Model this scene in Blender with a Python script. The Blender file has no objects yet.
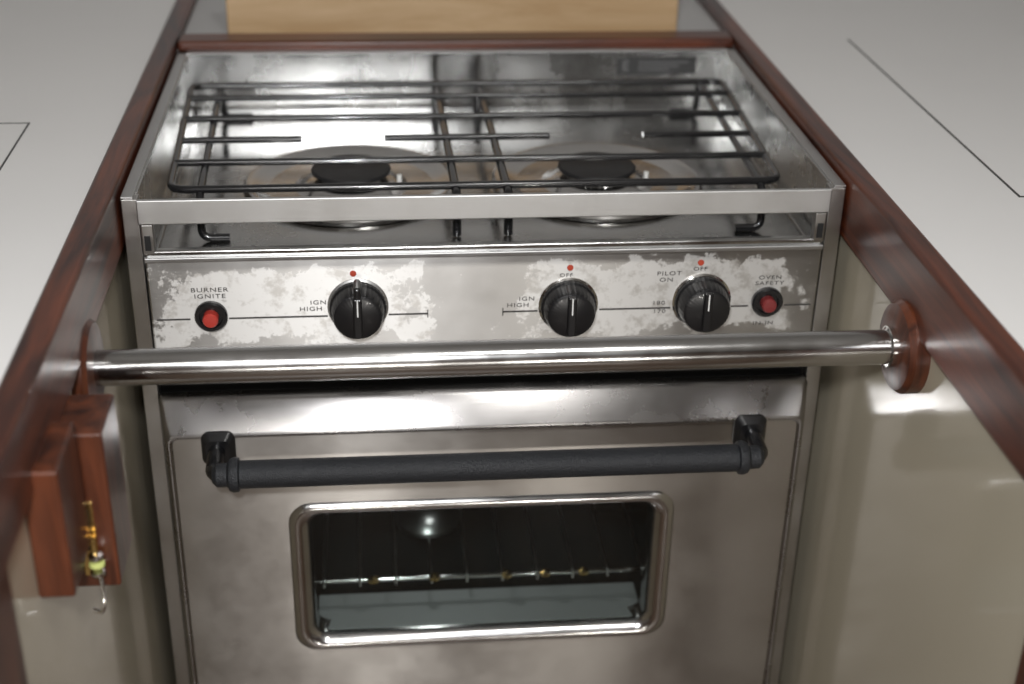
import bpy, math, random
from mathutils import Vector, Matrix
random.seed(3)
scene=bpy.context.scene
try: scene.view_settings.view_transform='Standard'
except Exception: pass
COL=scene.collection
# ------------------------------------------------------------ materials
def new_mat(name):
    m=bpy.data.materials.new(name);m.use_nodes=True
    nt=m.node_tree;b=nt.nodes['Principled BSDF']
    return m,nt,b
def simple(name,col,rough=.5,metal=0,coat=0,bump=0,bscale=200,var=0):
    m,nt,b=new_mat(name)
    b.inputs['Base Color'].default_value=(*col,1);b.inputs['Roughness'].default_value=rough
    b.inputs['Metallic'].default_value=metal;b.inputs['Coat Weight'].default_value=coat
    tc=nt.nodes.new('ShaderNodeTexCoord')
    n=nt.nodes.new('ShaderNodeTexNoise');n.inputs['Scale'].default_value=bscale;n.inputs['Detail'].default_value=4
    nt.links.new(tc.outputs['Object'],n.inputs['Vector'])
    if bump:
        bp=nt.nodes.new('ShaderNodeBump');bp.inputs['Strength'].default_value=bump;bp.inputs['Distance'].default_value=.001
        nt.links.new(n.outputs['Fac'],bp.inputs['Height']);nt.links.new(bp.outputs[0],b.inputs['Normal'])
    if var:
        n2=nt.nodes.new('ShaderNodeTexNoise');n2.inputs['Scale'].default_value=6;n2.inputs['Detail'].default_value=5
        nt.links.new(tc.outputs['Object'],n2.inputs['Vector'])
        mx=nt.nodes.new('ShaderNodeMix');mx.data_type='RGBA'
        mx.inputs['A'].default_value=(*[c*(1-var) for c in col],1);mx.inputs['B'].default_value=(*[min(1,c*(1+var)) for c in col],1)
        nt.links.new(n2.outputs['Fac'],mx.inputs['Factor']);nt.links.new(mx.outputs['Result'],b.inputs['Base Color'])
    return m
def steel(name,col=(.60,.58,.55),rough=.3,scale=(3,3,500),bump=.12,rvar=.12,aniso=0,tangent=(1,0,0),smudge=.25,worn=False):
    m,nt,b=new_mat(name);L=nt.links
    b.inputs['Metallic'].default_value=1
    tc=nt.nodes.new('ShaderNodeTexCoord')
    mp=nt.nodes.new('ShaderNodeMapping');mp.inputs['Scale'].default_value=scale
    L.new(tc.outputs['Object'],mp.inputs['Vector'])
    n=nt.nodes.new('ShaderNodeTexNoise');n.inputs['Scale'].default_value=1;n.inputs['Detail'].default_value=3
    L.new(mp.outputs[0],n.inputs['Vector'])
    n2=nt.nodes.new('ShaderNodeTexNoise');n2.inputs['Scale'].default_value=14;n2.inputs['Detail'].default_value=6;n2.inputs['Roughness'].default_value=.65
    L.new(tc.outputs['Object'],n2.inputs['Vector'])
    mr=nt.nodes.new('ShaderNodeMapRange');mr.inputs[1].default_value=.3;mr.inputs[2].default_value=.7
    mr.inputs[3].default_value=rough-rvar*.5;mr.inputs[4].default_value=rough+rvar
    L.new(n2.outputs['Fac'],mr.inputs[0])
    mx=nt.nodes.new('ShaderNodeMix');mx.data_type='RGBA'
    mx.inputs['A'].default_value=(*[c*(1-smudge) for c in col],1);mx.inputs['B'].default_value=(*[min(1,c*(1+smudge*.4)) for c in col],1)
    L.new(n2.outputs['Fac'],mx.inputs['Factor'])
    if bump:
        bp=nt.nodes.new('ShaderNodeBump');bp.inputs['Strength'].default_value=bump;bp.inputs['Distance'].default_value=.0003
        L.new(n.outputs['Fac'],bp.inputs['Height']);L.new(bp.outputs[0],b.inputs['Normal'])
    if aniso:
        b.inputs['Anisotropic'].default_value=aniso
        cx=nt.nodes.new('ShaderNodeCombineXYZ')
        for i in range(3): cx.inputs[i].default_value=tangent[i]
        L.new(cx.outputs[0],b.inputs['Tangent'])
    if worn:
        sx=nt.nodes.new('ShaderNodeSeparateXYZ');L.new(tc.outputs['Object'],sx.inputs[0])
        def M(op,a,bb=None):
            q=nt.nodes.new('ShaderNodeMath');q.operation=op
            for i,v in enumerate((a,bb)):
                if v is None: continue
                if isinstance(v,(int,float)): q.inputs[i].default_value=v
                else: L.new(v,q.inputs[i])
            return q.outputs[0]
        def tri(src,c,h): return M('SUBTRACT',1,M('DIVIDE',M('ABSOLUTE',M('SUBTRACT',src,c)),h))
        hor=M('MAXIMUM',tri(sx.outputs[0],-.155,.115),tri(sx.outputs[0],.135,.130))
        ver=tri(sx.outputs[2],-.090,.036)
        g=M('MINIMUM',M('MINIMUM',hor,ver),.5)
        nz=nt.nodes.new('ShaderNodeTexNoise');nz.inputs['Scale'].default_value=30;nz.inputs['Detail'].default_value=8;nz.inputs['Roughness'].default_value=.72
        L.new(tc.outputs['Object'],nz.inputs['Vector'])
        val=M('ADD',g,M('MULTIPLY',M('SUBTRACT',nz.outputs['Fac'],.5),1.9))
        mk=nt.nodes.new('ShaderNodeMapRange');mk.inputs[1].default_value=.12;mk.inputs[2].default_value=.16
        mk.inputs[4].default_value=.85
        L.new(val,mk.inputs[0])
        sp=nt.nodes.new('ShaderNodeTexNoise');sp.inputs['Scale'].default_value=80;sp.inputs['Detail'].default_value=6;sp.inputs['Roughness'].default_value=.7
        L.new(tc.outputs['Object'],sp.inputs['Vector'])
        sr=nt.nodes.new('ShaderNodeMapRange');sr.inputs[1].default_value=.36;sr.inputs[2].default_value=.50
        L.new(sp.outputs['Fac'],sr.inputs[0])
        pc=nt.nodes.new('ShaderNodeMix');pc.data_type='RGBA';pc.inputs['A'].default_value=(.48,.46,.43,1);pc.inputs['B'].default_value=(.68,.67,.65,1)
        L.new(sr.outputs[0],pc.inputs['Factor'])
        m2=nt.nodes.new('ShaderNodeMix');m2.data_type='RGBA';L.new(mk.outputs[0],m2.inputs['Factor'])
        L.new(mx.outputs['Result'],m2.inputs['A']);L.new(pc.outputs['Result'],m2.inputs['B'])
        L.new(m2.outputs['Result'],b.inputs['Base Color'])
        r2=nt.nodes.new('ShaderNodeMix');L.new(mk.outputs[0],r2.inputs['Factor']);L.new(mr.outputs[0],r2.inputs['A']);r2.inputs['B'].default_value=.52
        L.new(r2.outputs['Result'],b.inputs['Roughness'])
        me_=nt.nodes.new('ShaderNodeMath');me_.operation='SUBTRACT';me_.inputs[0].default_value=1.0
        mm=nt.nodes.new('ShaderNodeMath');mm.operation='MULTIPLY';mm.inputs[1].default_value=.5
        L.new(mk.outputs[0],mm.inputs[0]);L.new(mm.outputs[0],me_.inputs[1]);L.new(me_.outputs[0],b.inputs['Metallic'])
    else:
        L.new(mx.outputs['Result'],b.inputs['Base Color']);L.new(mr.outputs[0],b.inputs['Roughness'])
    return m
def wood(name,c1,c2,scale=(60,4,60),rough=.35,coat=.4):
    m,nt,b=new_mat(name);L=nt.links
    tc=nt.nodes.new('ShaderNodeTexCoord');mp=nt.nodes.new('ShaderNodeMapping');mp.inputs['Scale'].default_value=scale
    L.new(tc.outputs['Object'],mp.inputs['Vector'])
    n=nt.nodes.new('ShaderNodeTexNoise');n.inputs['Scale'].default_value=1;n.inputs['Detail'].default_value=8;n.inputs['Roughness'].default_value=.65;n.inputs['Distortion'].default_value=.6
    L.new(mp.outputs[0],n.inputs['Vector'])
    cr=nt.nodes.new('ShaderNodeValToRGB');e=cr.color_ramp.elements
    e[0].position=.36;e[0].color=(*c1,1);e[1].position=.64;e[1].color=(*c2,1)
    L.new(n.outputs['Fac'],cr.inputs[0]);L.new(cr.outputs[0],b.inputs['Base Color'])
    bp=nt.nodes.new('ShaderNodeBump');bp.inputs['Strength'].default_value=.15;bp.inputs['Distance'].default_value=.0006
    L.new(n.outputs['Fac'],bp.inputs['Height']);L.new(bp.outputs[0],b.inputs['Normal'])
    b.inputs['Roughness'].default_value=rough;b.inputs['Coat Weight'].default_value=coat;b.inputs['Coat Roughness'].default_value=.2
    return m
M_front=steel('brushed_steel_front',(.43,.405,.375),.31,aniso=.95,tangent=(0,0,1),smudge=.16,rvar=.06,bump=.04)
M_edge=steel('door_edge_steel',(.34,.33,.325),.26,aniso=.8,tangent=(0,0,1),smudge=.15,rvar=.05)
M_panel=steel('worn_steel_panel',(.47,.46,.445),.36,aniso=.9,tangent=(0,0,1),worn=True,smudge=.18,rvar=.06)
M_frame=steel('brushed_steel_frame',(.50,.49,.475),.32,scale=(300,3,3))
M_tray=steel('polished_steel_tray',(.54,.54,.53),.17,scale=(3,200,3),bump=.06,rvar=.16,smudge=.4)
M_wallst=steel('steel_side_wall',(.54,.54,.53),.22,scale=(3,3,300),bump=.08,rvar=.14,smudge=.3)
M_band=steel('brushed_steel_band',(.62,.62,.615),.42)
M_rail=steel('polished_steel_rail',(.57,.565,.56),.17,scale=(2,400,400),bump=.08,rvar=.08,smudge=.15)
M_dish=steel('burner_dish_steel',(.55,.54,.525),.15,scale=(1,1,1),bump=0,rvar=.1)
M_chrome=simple('chrome',(.75,.74,.72),.12,1)
M_dchrome=simple('tarnished_chrome',(.42,.42,.41),.3,1)
M_black=simple('black_enamel',(.008,.008,.009),.22,0,.5)
M_cap=simple('burner_cap_black',(.012,.012,.013),.5,bump=.3)
M_handle=simple('textured_black_handle',(.016,.018,.022),.42,0,0,bump=.9,bscale=900)
M_knob=simple('black_plastic',(.008,.008,.009),.3,0,.2)
M_dark=simple('dark_recess',(.01,.01,.01),.7)
M_oven=simple('dark_oven_enamel',(.022,.028,.029),.25)
M_ovenfloor=simple('oven_ledge_metal',(.62,.63,.63),.45,.2)
M_red=simple('red_button',(.42,.040,.028),.4)
M_dred=simple('dark_red_button',(.18,.025,.025),.4)
M_reddot=simple('red_paint',(.42,.05,.022),.5)
M_ink=simple('black_ink',(.04,.038,.036),.5)
M_text=simple('faded_ink',(.07,.066,.062),.5)
M_white=simple('white_paint',(.75,.75,.73),.5)
M_counter=simple('white_laminate',(.79,.78,.765),.42,bump=.05,bscale=60,var=.03)
M_flank=simple('cream_gloss_panel',(.49,.44,.34),.14,coat=.4,bump=.05,bscale=12,var=.03)
M_backm=simple('grey_back_panel',(.45,.445,.44),.45,var=.05)
M_wood=wood('mahogany_y',(.024,.005,.0025),(.150,.036,.013),(55,5,55),.38,.3)
M_woodx=wood('mahogany_x',(.028,.006,.003),(.15,.038,.014),(5,55,55),.38,.3)
M_woodz=wood('mahogany_z',(.020,.005,.0025),(.115,.031,.012),(55,55,6),.38,.3)
M_maple=wood('maple',(.50,.33,.17),(.64,.46,.27),(4,40,30),.5,.1)
M_brass=simple('brass',(.75,.52,.20),.25,1)
M_yel=simple('yellow_green_plastic',(.55,.60,.20),.4)
M_label=simple('label_black',(.06,.06,.06),.4)
M_lab2=simple('label_grey',(.22,.22,.22),.4)
M_wall=simple('wall_cream',(.50,.49,.47),.6,var=.03)
M_floor=wood('floor_teak',(.09,.058,.038),(.16,.105,.07),(25,3,3),.4,.2)
M_cabin=wood('cabin_wood',(.12,.06,.03),(.24,.13,.07),(20,20,3),.4,.2)
def glassmat():
    m=bpy.data.materials.new('tinted_glass');m.use_nodes=True;nt=m.node_tree;nt.nodes.remove(nt.nodes['Principled BSDF'])
    o=nt.nodes['Material Output'];t=nt.nodes.new('ShaderNodeBsdfTransparent');t.inputs[0].default_value=(.76,.79,.78,1)
    g=nt.nodes.new('ShaderNodeBsdfGlossy');g.inputs['Roughness'].default_value=.02
    fr=nt.nodes.new('ShaderNodeFresnel');fr.inputs[0].default_value=1.4
    mx=nt.nodes.new('ShaderNodeMixShader')
    nt.links.new(fr.outputs[0],mx.inputs[0]);nt.links.new(t.outputs[0],mx.inputs[1]);nt.links.new(g.outputs[0],mx.inputs[2]);nt.links.new(mx.outputs[0],o.inputs[0])
    return m
M_glass=glassmat()
# ------------------------------------------------------------ geometry helpers
def empty(name,loc=(0,0,0)):
    o=bpy.data.objects.new(name,None);o.location=loc;o.empty_display_size=.05;COL.objects.link(o);return o
def mkobj(name,verts,faces,mat,parent=None,angle=35,smooth=True):
    me=bpy.data.meshes.new(name);me.from_pydata([tuple(v) for v in verts],[],faces);me.validate()
    me.materials.append(mat)
    import bmesh
    bm=bmesh.new();bm.from_mesh(me);bmesh.ops.recalc_face_normals(bm,faces=bm.faces);bm.to_mesh(me);bm.free()
    if smooth:
        me.polygons.foreach_set('use_smooth',[True]*len(me.polygons));me.set_sharp_from_angle(angle=math.radians(angle))
    o=bpy.data.objects.new(name,me);COL.objects.link(o)
    if parent: o.parent=parent
    return o
def box(name,x0,x1,y0,y1,z0,z1,mat,parent=None,bev=0):
    v=[(x,y,z) for x in (x0,x1) for y in (y0,y1) for z in (z0,z1)]
    f=[(0,1,3,2),(4,6,7,5),(0,4,5,1),(2,3,7,6),(0,2,6,4),(1,5,7,3)]
    o=mkobj(name,v,f,mat,parent,smooth=bev>0,angle=40)
    if bev:
        md=o.modifiers.new('b','BEVEL');md.width=bev;md.segments=3;md.limit_method='ANGLE'
        me=o.data;me.set_sharp_from_angle(angle=math.radians(180))
        md.harden_normals=True
    return o
def rrect(cx,cz,hx,hz,r,n=6):
    pts=[]
    for (sx,sz,a0) in ((1,1,0),(-1,1,90),(-1,-1,180),(1,-1,270)):
        for i in range(n+1):
            a=math.radians(a0+90*i/n)
            pts.append((cx+sx*(hx-r)+r*math.cos(a),cz+sz*(hz-r)+r*math.sin(a)))
    return pts
def loft(name,loops,mat,parent=None,cap_end=False,cap_start=False,angle=30):
    n=len(loops[0]);v=[p for l in loops for p in l];f=[]
    for k in range(len(loops)-1):
        for i in range(n):
            j=(i+1)%n;f.append((k*n+i,k*n+j,(k+1)*n+j,(k+1)*n+i))
    if cap_end: f.append(tuple((len(loops)-1)*n+i for i in range(n)))
    if cap_start: f.append(tuple(reversed(range(n))))
    return mkobj(name,v,f,mat,parent,angle)
def lathe(name,prof,c,mat,parent=None,axis='Y',seg=64,flute=0,fa=0,angle=30):
    loops=[]
    for (r,h) in prof:
        l=[]
        for i in range(seg):
            a=2*math.pi*i/seg;rr=max(r,1e-5)*(1+(fa*(1 if math.cos(flute*a)>0 else -1)*.5 if flute and r>.008 else 0))
            u,w=rr*math.cos(a),rr*math.sin(a)
            l.append({'Y':(c[0]+u,c[1]+h,c[2]+w),'Z':(c[0]+u,c[1]+w,c[2]+h),'X':(c[0]+h,c[1]+u,c[2]+w)}[axis])
        loops.append(l)
    return loft(name,loops,mat,parent,cap_end=True,cap_start=True,angle=angle)
def rounded_path(pts,rad,n=5,closed=False):
    P=[Vector(p) for p in pts];out=[];N=len(P)
    for i in range(N):
        if not closed and i in (0,N-1): out.append(P[i]);continue
        a=P[(i-1)%N];b=P[i];c=P[(i+1)%N]
        d1=(a-b);d2=(c-b);r=min(rad,d1.length*.45,d2.length*.45)
        s=b+d1.normalized()*r;e=b+d2.normalized()*r
        for k in range(n+1):
            t=k/n;out.append(s*(1-t)**2+b*2*t*(1-t)+e*t*t)
    return out
def tube(name,pts,r,mat,parent=None,rad=.01,closed=False,seg=12):
    P=rounded_path(pts,rad,closed=closed) if len(pts)>2 else [Vector(p) for p in pts]
    loops=[];N=len(P);prev=None
    for i in range(N):
        if closed: t=(P[(i+1)%N]-P[(i-1)%N])
        else: t=P[min(i+1,N-1)]-P[max(i-1,0)]
        t.normalize()
        if prev is None:
            up=Vector((0,0,1)) if abs(t.z)<.9 else Vector((1,0,0));u=t.cross(up).normalized()
        else: u=(prev-t*prev.dot(t)).normalized()
        prev=u;w=t.cross(u)
        loops.append([P[i]+u*r*math.cos(2*math.pi*k/seg)+w*r*math.sin(2*math.pi*k/seg) for k in range(seg)])
    if closed: loops.append(loops[0])
    return loft(name,loops,mat,parent,cap_end=not closed,cap_start=not closed,angle=50)
def text(name,body,x,z,size,y,mat,parent,sx=1.0):
    cu=bpy.data.curves.new(name,'FONT');cu.body=body;cu.size=size;cu.align_x='CENTER';cu.align_y='CENTER';cu.extrude=.0001;cu.offset=.00003;cu.space_character=1.15
    t=bpy.data.objects.new(name+'_tmp',cu);COL.objects.link(t);bpy.context.view_layer.update()
    me=bpy.data.meshes.new_from_object(t.evaluated_get(bpy.context.evaluated_depsgraph_get()))
    bpy.data.objects.remove(t)
    me.materials.clear();me.materials.append(mat)
    o=bpy.data.objects.new(name,me);COL.objects.link(o);o.parent=parent
    o.location=(x,y,z);o.rotation_euler=(math.pi/2,0,0);o.scale=(sx,1,1)
    return o
# ------------------------------------------------------------ STOVE
S=empty('marine_stove')
W=.280;D=.388
for s,n in ((-1,'left'),(1,'right')):
    box('side_wall_'+n,*sorted((s*W,s*(W-.002))),0,D,-.62,0,M_wallst,S)
    box('top_flange_'+n,*sorted((s*W,s*(W-.009))),0,D,-.001,.0012,M_band,S,.0004)
    box('front_post_'+n,*sorted((s*W,s*(W-.0125))),-.001,.012,-.62,-.0005,M_frame,S,.001)
    box('side_liner_'+n,*sorted((s*(W-.009),s*(W-.011))),.012,D,-.056,0,M_wallst,S)
    box('bracket_'+n,*sorted((s*(W-.013),s*(W-.022))),-.002,.006,-.046,-.021,M_frame,S,.001)
    box('bracket_slot_'+n,*sorted((s*(W-.015),s*(W-.0195))),-.0028,-.001,-.042,-.030,M_dark,S)
box('back_wall',-W,W,D-.002,D,-.62,0,M_wallst,S)
box('top_flange_back',-W,W,D-.009,D,-.001,.0012,M_band,S,.0004)
box('fiddle_bar',-.2685,.2685,-.0035,.0005,-.0205,-.0005,M_band,S,.0012)
box('tray_floor',-W+.002,W-.002,.004,D-.002,-.058,-.056,M_tray,S)
box('tray_lip',-.2665,.2665,-.002,.006,-.060,-.0425,M_tray,S,.0025)
for i,(a,b,c,d) in enumerate(((-.262,.262,.022,.026),(-.262,.262,.352,.356),(-.264,-.260,.022,.356),(.260,.264,.022,.356))):
    box('tray_border_%d'%i,a,b,c,d,-.0565,-.0535,M_tray,S,.001)
for k,(bx,by) in enumerate(((-.110,.163),(.108,.161))):
    lathe('burner_dish_%d'%k,[(.094,.0002),(.0935,.003),(.0915,.0052),(.088,.0055),(.084,.004),(.075,.0005),(.060,-.001),(.047,.0005),(.041,.004),(.036,.006),(.02,.006),(0,.006)],(bx,by,-.0555),M_dish,S,'Z',96)
    lathe('burner_head_%d'%k,[(.026,0),(.026,.005),(.024,.006)],(bx,by,-.0505),M_wallst,S,'Z',64,flute=32,fa=.04)
    lathe('burner_cap_%d'%k,[(.029,0),(.0345,.0008),(.0350,.0022),(.0335,.0038),(.018,.0050),(.010,.0046),(0,.0044)],(bx,by+.004,-.0445),M_cap,S,'Z')
    tube('igniter_%d'%k,[(bx+.042,by-.012,-.056),(bx+.042,by-.012,-.042)],.0022,M_white,S)
gz=-.017;r=.0033
tube('grate_outer_frame',[(-.252,.060,gz),(.244,.060,gz),(.257,.331,gz),(-.263,.331,gz)],r,M_black,S,.014,closed=True)
for i,y in enumerate((.118,.230,.290)):
    tube('grate_rod_%d'%i,[(-.252-.011*(y-.06)/.27,y,gz+.001),(.244+.013*(y-.06)/.27,y,gz+.001)],r*.9,M_black,S)
for i,(a,b) in enumerate(((-.256,-.152),(-.080,.066),(.150,.250))):
    tube('grate_stub_%d'%i,[(a,.176,gz),(b,.176,gz)],r*.9,M_black,S)
for i,x in enumerate((-.024,.018)):
    tube('grate_cross_%d'%i,[(x,.046,-.0545),(x,.046,gz-.003),(x-.004,.345,gz-.003),(x-.004,.345,-.0545)],r*1.15,M_black,S,.008)
for i,(x,s) in enumerate(((-.228,1),(.228,-1))):
    tube('grate_end_%d'%i,[(x+s*.022,.045,-.0525),(x,.045,-.0525),(x,.052,gz-.003),(x-s*.008,.340,gz-.003),(x-s*.008,.345,-.0525),(x+s*.02,.345,-.0525)],r,M_black,S,.008)
box('label_plate',.160,.242,D-.0035,D-.0018,-.026,-.008,M_label,S,.0008)
text('label_logo','E',.169,-.017,.015,D-.0038,M_lab2,S)
for i in range(3): box('label_line_%d'%i,.182,.234-.01*i,D-.0039,D-.0034,-.0135-.004*i,-.0125-.004*i,M_lab2,S)
box('control_panel',-.266,.266,-.004,.004,-.128,-.0485,M_panel,S,.0015)
box('panel_top_edge',-.2665,.2665,-.0052,.004,-.0515,-.0475,M_band,S,.001)
box('panel_skirt',-.2665,.2665,-.006,.004,-.150,-.129,M_band,S,.002)
box('slot',-.2675,.2675,.010,.014,-.175,-.128,M_dark,S)
py=-.0045
KN=((-.105,-.0925),(.0625,-.0955),(.171,-.0945))
for k,(x,z) in enumerate(KN):
    lathe('knob_ring_%d'%k,[(.0240,0),(.0240,-.0012),(.0226,-.0022)],(x,py+.0005,z),M_chrome if k else M_band,S)
    lathe('knob_%d'%k,[(.0225,0),(.0222,-.004),(.0208,-.0055),(.0198,-.016),(.0186,-.0194),(.0160,-.0205),(0,-.0205)],(x,py-.001,z),M_knob,S,seg=144,flute=36,fa=.012)
    g=box('knob_grip_%d'%k,-.0035,.0035,-.0045,.0,-.0165,.0180,M_knob,S,.0015);g.location=(x,py-.0208,z)
    l=box('knob_line_%d'%k,-.0005,.0005,-.0004,.0,.003,.0170,M_white,S);l.location=(x,py-.0253,z)
    if k==0:
        box('knob_pointer',x-.003,x+.003,py-.024,py-.004,z+.015,z+.0265,M_knob,S,.0025)
for k,(x,z,m) in enumerate(((-.2195,-.0975,M_red),(.225,-.0965,M_dred))):
    lathe('button_bezel_%d'%k,[(.0128,0),(.0128,-.003),(.0115,-.0045),(.009,-.0045),(.0085,-.002),(0,-.002)],(x,py,z),M_knob,S)
    lathe('button_%d'%k,[(.0060,0),(.0060,-.0085),(.0050,-.010),(0,-.0103)],(x,py-.001,z),m,S)
for k,(x,z) in enumerate(((-.108,-.064),(.063,-.063),(.168,-.061))):
    lathe('red_dot_%d'%k,[(.0026,0),(.0024,-.0006),(0,-.0007)],(x,py+.0003,z),M_reddot,S)
for k,(a,b) in enumerate(((-.262,-.236),(-.206,-.129),(-.081,-.050),(.010,.038),(.088,.146),(.196,.210),(.240,.262))):
    box('panel_line_%d'%k,a,b,py+.0002,py+.0007,-.1012,-.0998,M_ink,S)
for k,x in enumerate((-.050,.010)): box('panel_tick_%d'%k,x-.0004,x+.0004,py+.0002,py+.0007,-.104,-.097,M_ink,S)
T=lambda n,b,x,z,s=.0052: text(n,b,x,z,s,py+.0002,M_text,S,1.35)
T('txt_burner','BURNER',-.2195,-.0755);T('txt_ignite','IGNITE',-.2195,-.0810)
T('txt_ign0','IGN',-.136,-.0885,.005);T('txt_high0','HIGH',-.142,-.0940,.005)
T('txt_ign1','IGN',.029,-.0895,.005);T('txt_high1','HIGH',.022,-.0950,.005)
T('txt_off1','OFF',.060,-.0695,.0042)
T('txt_pilot','PILOT',.143,-.0700,.005);T('txt_on','ON',.141,-.0755,.005)
T('txt_off2','OFF',.168,-.0665,.0045)
T('txt_t1','180',.136,-.096,.0048);T('txt_t2','170',.137,-.1035,.0048)
T('txt_oven','OVEN',.226,-.0755,.0048);T('txt_safety','SAFETY',.226,-.0805,.0048);T('txt_push','IN-IN',.224,-.1165,.0048)
# oven door
zc,hz=-.3665,.1985
wc=(-.005,-.3405)
def L3(cx,cz,hx,hz_,r,y): return [(x,y,z) for x,z in rrect(cx,cz,hx,hz_,r)]
loft('oven_door_edge',[L3(0,zc,.2665,hz,.003,0.0),L3(0,zc,.2665,hz,.003,-.009),L3(0,zc-.001,.2655,hz-.002,.004,-.0125),L3(0,zc-.0075,.2635,hz-.0105,.005,-.0215),L3(0,zc-.010,.2620,hz-.0135,.006,-.0265),
 L3(0,zc-.0105,.2600,hz-.0155,.006,-.0278),L3(0,zc-.0108,.2580,hz-.0170,.006,-.0275),L3(0,zc-.011,.2565,hz-.0185,.006,-.0250)],M_edge,S,angle=50)
loft('oven_door_face',[L3(0,zc-.011,.2565,hz-.0185,.006,-.0250),L3(*wc,.1635,.0775,.020,-.0250)],M_front,S,angle=1)
loft('oven_window_rim',[L3(*wc,.1635,.0775,.020,-.0250),L3(*wc,.1615,.0755,.019,-.0275),L3(*wc,.1580,.0720,.017,-.0290),L3(*wc,.1535,.0690,.016,-.0280),L3(*wc,.1480,.0655,.014,-.0240),L3(*wc,.1455,.0635,.012,-.0200),L3(*wc,.1450,.0630,.012,-.002)],M_rail,S,angle=50)
box('window_glass',wc[0]-.146,wc[0]+.146,-.0205,-.0190,wc[1]-.064,wc[1]+.064,M_glass,S)
X0,X1,Z0,Z1=-.200,.200,-.470,-.215
box('oven_back',X0,X1,.33,.334,Z0,Z1,M_oven,S)
box('oven_left',X0-.003,X0,.003,.334,Z0,Z1,M_oven,S);box('oven_right',X1,X1+.003,.003,.334,Z0,Z1,M_oven,S)
box('oven_roof',X0,X1,.003,.334,Z1,Z1+.003,M_oven,S);box('oven_floor',X0,X1,.003,.334,Z0-.003,Z0,M_oven,S)
box('oven_face_top',-.266,.266,0.001,.004,Z1,-.17,M_dark,S);box('oven_face_bottom',-.266,.266,.001,.004,-.56,Z0,M_dark,S)
box('oven_face_left',-.266,X0,.001,.004,Z0,Z1,M_dark,S);box('oven_face_right',X1,.266,.001,.004,Z0,Z1,M_dark,S)
box('oven_ledge',-.150,.140,-.016,.034,-.4060,-.4035,M_ovenfloor,S,.0008)
tube('oven_rack_frame',[(-.19,.02,-.378),(.19,.02,-.378),(.19,.30,-.378),(-.19,.30,-.378)],.0022,M_chrome,S,.01,closed=True)
for i in range(12):
    x=-.176+.032*i
    tube('oven_rack_wire_%d'%i,[(x,.016,-.382),(x,.018,-.3755),(x,.302,-.3755)],.0011,M_dchrome,S,.003,seg=8)
for i,x in enumerate((-.10,-.045,.02,.055,.09)):
    lathe('oven_rack_clip_%d'%i,[(.002,0),(.005,.002),(.005,.005),(.002,.007)],(x,.018,-.380),M_brass,S,'Z',16)
tube('oven_rack_bar_1',[(-.19,.16,-.378),(.19,.16,-.378)],.002,M_dchrome,S,seg=8)
lathe('oven_glint_dome',[(.030,0),(.030,.004),(.026,.010),(.017,.016),(.007,.0195),(0,.020)],(-.0475,.105,-.3745),M_dchrome,S,'Z',48)  # shiny dome added on the rack to catch a bright glint
# door handle
hy,hzz=-.066,-.2065
tube('handle_grip',[(-.200,hy,hzz),(.196,hy,hzz)],.0112,M_handle,S,seg=32)
for s,n,x in ((-1,'l',-.200),(1,'r',.196)):
    lathe('handle_collar_'+n,[(.0112,0),(.0135,s*.001),(.0140,s*.005),(.0128,s*.008),(.0095,s*.010),(.0095,s*.018),(.006,s*.0215),(0,s*.022)],(x,hy,hzz),M_handle,S,'X',32)
    tube('handle_arm_'+n,[(x+s*.012,hy,hzz),(x+s*.021,hy+.004,hzz),(x+s*.021,-.024,hzz+.002)],.0068,M_black,S,.010,seg=16)
    xs=x+s*.020
    loft('handle_foot_'+n,[L3(xs,hzz+.001,.0135,.0150,.006,-.0245),L3(xs,hzz+.001,.0135,.0150,.006,-.028),L3(xs,hzz+.001,.0095,.0105,.005,-.034)],M_knob,S,cap_end=True)
# ------------------------------------------------------------ COUNTERS
FX=.290
def counter(s):
    E=empty('galley_counter');sd=lambda a,b:sorted((s*a,s*b))
    box('worktop',*sd(.296,1.10),-.445,.655,-.030,.0045,M_counter,E,.001)
    box('inner_panel',*sd(FX,.305),-.400,.655,-.899,-.044,M_flank,E)
    box('cabinet_front',*sd(.305,1.10),-.440,-.425,-.899,-.030,M_woodz,E)
    box('corner_post',*sd(FX-.003,.325),-.445,-.385,-.899,-.040,M_woodz,E,.003)
    box('cabinet_side',*sd(1.08,1.10),-.43,.655,-.899,-.030,M_flank,E)
    box('wood_edge',*sd(.282 if s>0 else .2825,.300 if s>0 else .302),-.450,.655,-.045,.0110,M_wood,E,.004)
    return E
CR=counter(1);CL=counter(-1)
def strip(n,P,pts,w=.0016):
    for i in range(len(pts)-1):
        (xa,ya),(xb,yb)=pts[i],pts[i+1]
        box(n+'_%d'%i,min(xa,xb)-w/2,max(xa,xb)+w/2,min(ya,yb)-w/2,max(ya,yb)+w/2,.0040,.0048,M_ink,P)
strip('hatch_seam',CR,[(.405,.400),(.405,-.038),(.80,-.038),(.80,.40)],.0022)
strip('hatch_seam',CL,[(-.379,-.30),(-.379,.164),(-.80,.164),(-.80,-.30),(-.379,-.30)])
B=empty('back_ledge')
box('ledge_top',-.2815,.2815,.392,.655,-.03,.002,M_backm,B)
box('wood_edge_rear',-.2815,.2815,.3895,.4235,-.044,.0100,M_woodx,B,.004)
CB=box('wooden_cutting_board',-.236,.231,.437,.458,.0022,.062,M_maple,None,.003)
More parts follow.
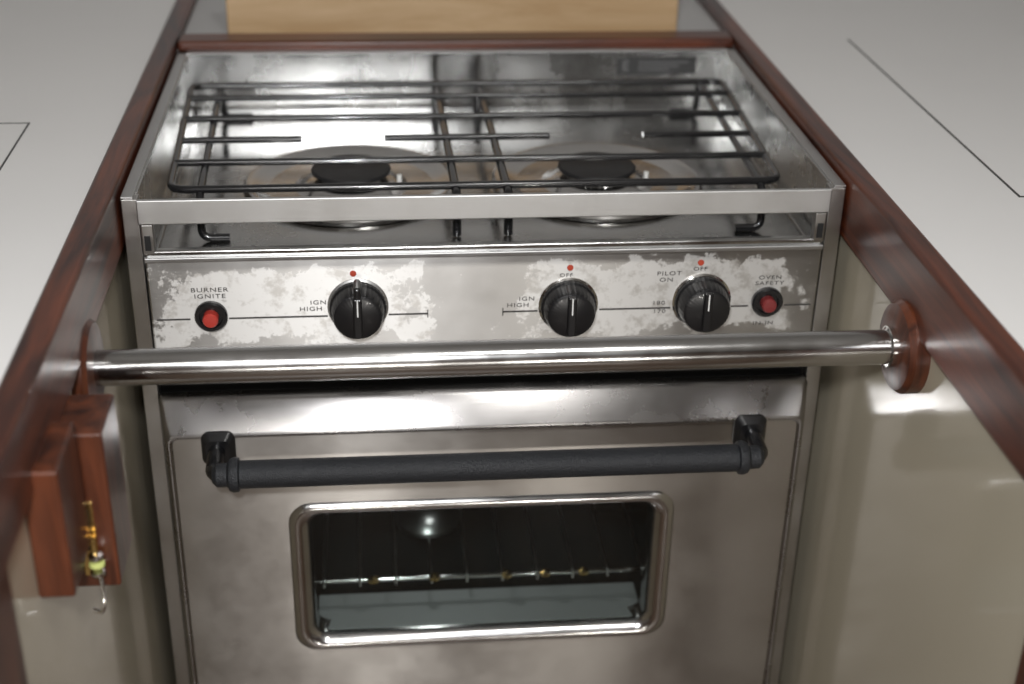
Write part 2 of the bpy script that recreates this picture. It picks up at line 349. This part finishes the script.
# ------------------------------------------------------------ GRAB RAIL
RL=empty('grab_rail');ry,rz=-.153,-.0615
tube('steel_tube',[(-.280,ry,rz),(.273,ry,rz)],.0125,M_rail,RL,seg=48)
lathe('wood_rosette_right',[(.034,0),(.034,-.010),(.031,-.014),(.020,-.016),(.0125,-.016)],(FX,ry,rz),M_woodz,RL,'X')
lathe('steel_collar_right',[(.0150,0),(.0150,-.004),(.0125,-.005)],(.2745,ry,rz),M_chrome,RL,'X')
lathe('wood_rosette_left',[(.034,0),(.034,.007),(.031,.010),(.020,.011),(.0125,.011)],(-FX,ry,rz),M_woodz,RL,'X')
# ------------------------------------------------------------ LATCH BLOCK
LB=empty('wooden_latch_block')
box('outer_board',-.290,-.2690,-.332,-.276,-.117,-.030,M_woodz,LB,.002)
box('inner_block',-.290,-.2555,-.272,-.222,-.155,-.042,M_woodz,LB,.002)
box('slot_plate',-.2765,-.2665,-.2735,-.2715,-.145,-.090,M_brass,LB,.0008)
box('slot',-.2730,-.2695,-.2742,-.2734,-.125,-.095,M_dark,LB)
tube('latch_bolt',[(-.268,-.277,-.143),(-.268,-.277,-.112)],.0022,M_brass,LB)
for i in range(3):
    lathe('latch_ring_%d'%i,[(.003,0),(.0048,.001),(.0048,.003),(.003,.004)],(-.267,-.279,-.140+.006*i),(M_chrome,M_yel,M_chrome)[i],LB,'Z',24)
tube('latch_hook',[(-.266,-.279,-.142),(-.264,-.284,-.157),(-.266,-.286,-.165),(-.272,-.284,-.163)],.0014,M_chrome,LB,.004,seg=8)
# ------------------------------------------------------------ ROOM
box('floor',-1.6,1.6,-2.4,.70,-.94,-.90,M_floor)
box('ceiling',-1.6,1.6,-2.4,.70,1.05,1.09,M_wall)
box('wall_back',-1.6,1.6,.66,.70,-.90,1.05,M_backm)
box('wall_front',-1.6,1.6,-2.4,-2.36,-.90,1.05,M_cabin)
box('wall_left',-1.6,-1.56,-2.36,.66,-.90,1.05,M_wall)
box('wall_right',1.56,1.6,-2.36,.66,-.90,1.05,M_wall)
# ------------------------------------------------------------ LIGHTS
def area(name,loc,target,size,power,col=(1,1,1),sy=None):
    l=bpy.data.lights.new(name,'AREA');l.energy=power;l.color=col;l.size=size
    if sy: l.shape='RECTANGLE';l.size_y=sy
    o=bpy.data.objects.new(name,l);COL.objects.link(o);o.location=loc
    o.rotation_euler=(Vector(target)-Vector(loc)).to_track_quat('-Z','Y').to_euler();return o
area('camera_flash_lamp',(-.14,-1.02,.52),(0,0,-.1),.06,8,(.98,.985,1))
area('ceiling_lamp',(.17,-.75,1.03),(.1,-.3,0),.20,6,(1,.985,.96))
area('ceiling_lamp',(-.3,-1.5,1.03),(-.2,-1.3,-.5),.4,7,(1,.975,.94))
area('streak_light',(.36,-2.33,-.30),(.1,0,-.3),.07,4.5,(1,.96,.90))  # pair of added lights, there to draw vertical streaks on the steel front
area('streak_light',(-.17,-2.33,-.30),(.0,0,-.3),.07,4,(1,.96,.90))
ol=bpy.data.lights.new('oven_fill_light','POINT');ol.energy=.13;ol.shadow_soft_size=.012;ol.color=(1,1,1)  # added fill inside the oven, brightens the ledge and interior
oo=bpy.data.objects.new('oven_fill_light',ol);COL.objects.link(oo);oo.location=(-.04,.05,-.235)
w=bpy.data.worlds.new('world');scene.world=w;w.use_nodes=True
w.node_tree.nodes['Background'].inputs[0].default_value=(1,.95,.88,1);w.node_tree.nodes['Background'].inputs[1].default_value=.15
# ------------------------------------------------------------ CAMERA
cd=bpy.data.cameras.new('camera');cam=bpy.data.objects.new('camera',cd);COL.objects.link(cam)
right=Vector((.99551,-.09271,.01918));down=Vector((-.02606,-.46309,-.88593));fwd=Vector((.09102,.88145,-.46342))
m=Matrix((right,-down,-fwd)).transposed().to_4x4();m.translation=Vector((-.0869,-1.0192,.4056))
cam.matrix_world=m;cd.lens=50;cd.sensor_width=36;cd.clip_start=.02
cd.dof.use_dof=True;cd.dof.focus_distance=1.06;cd.dof.aperture_fstop=3.8
scene.camera=cam
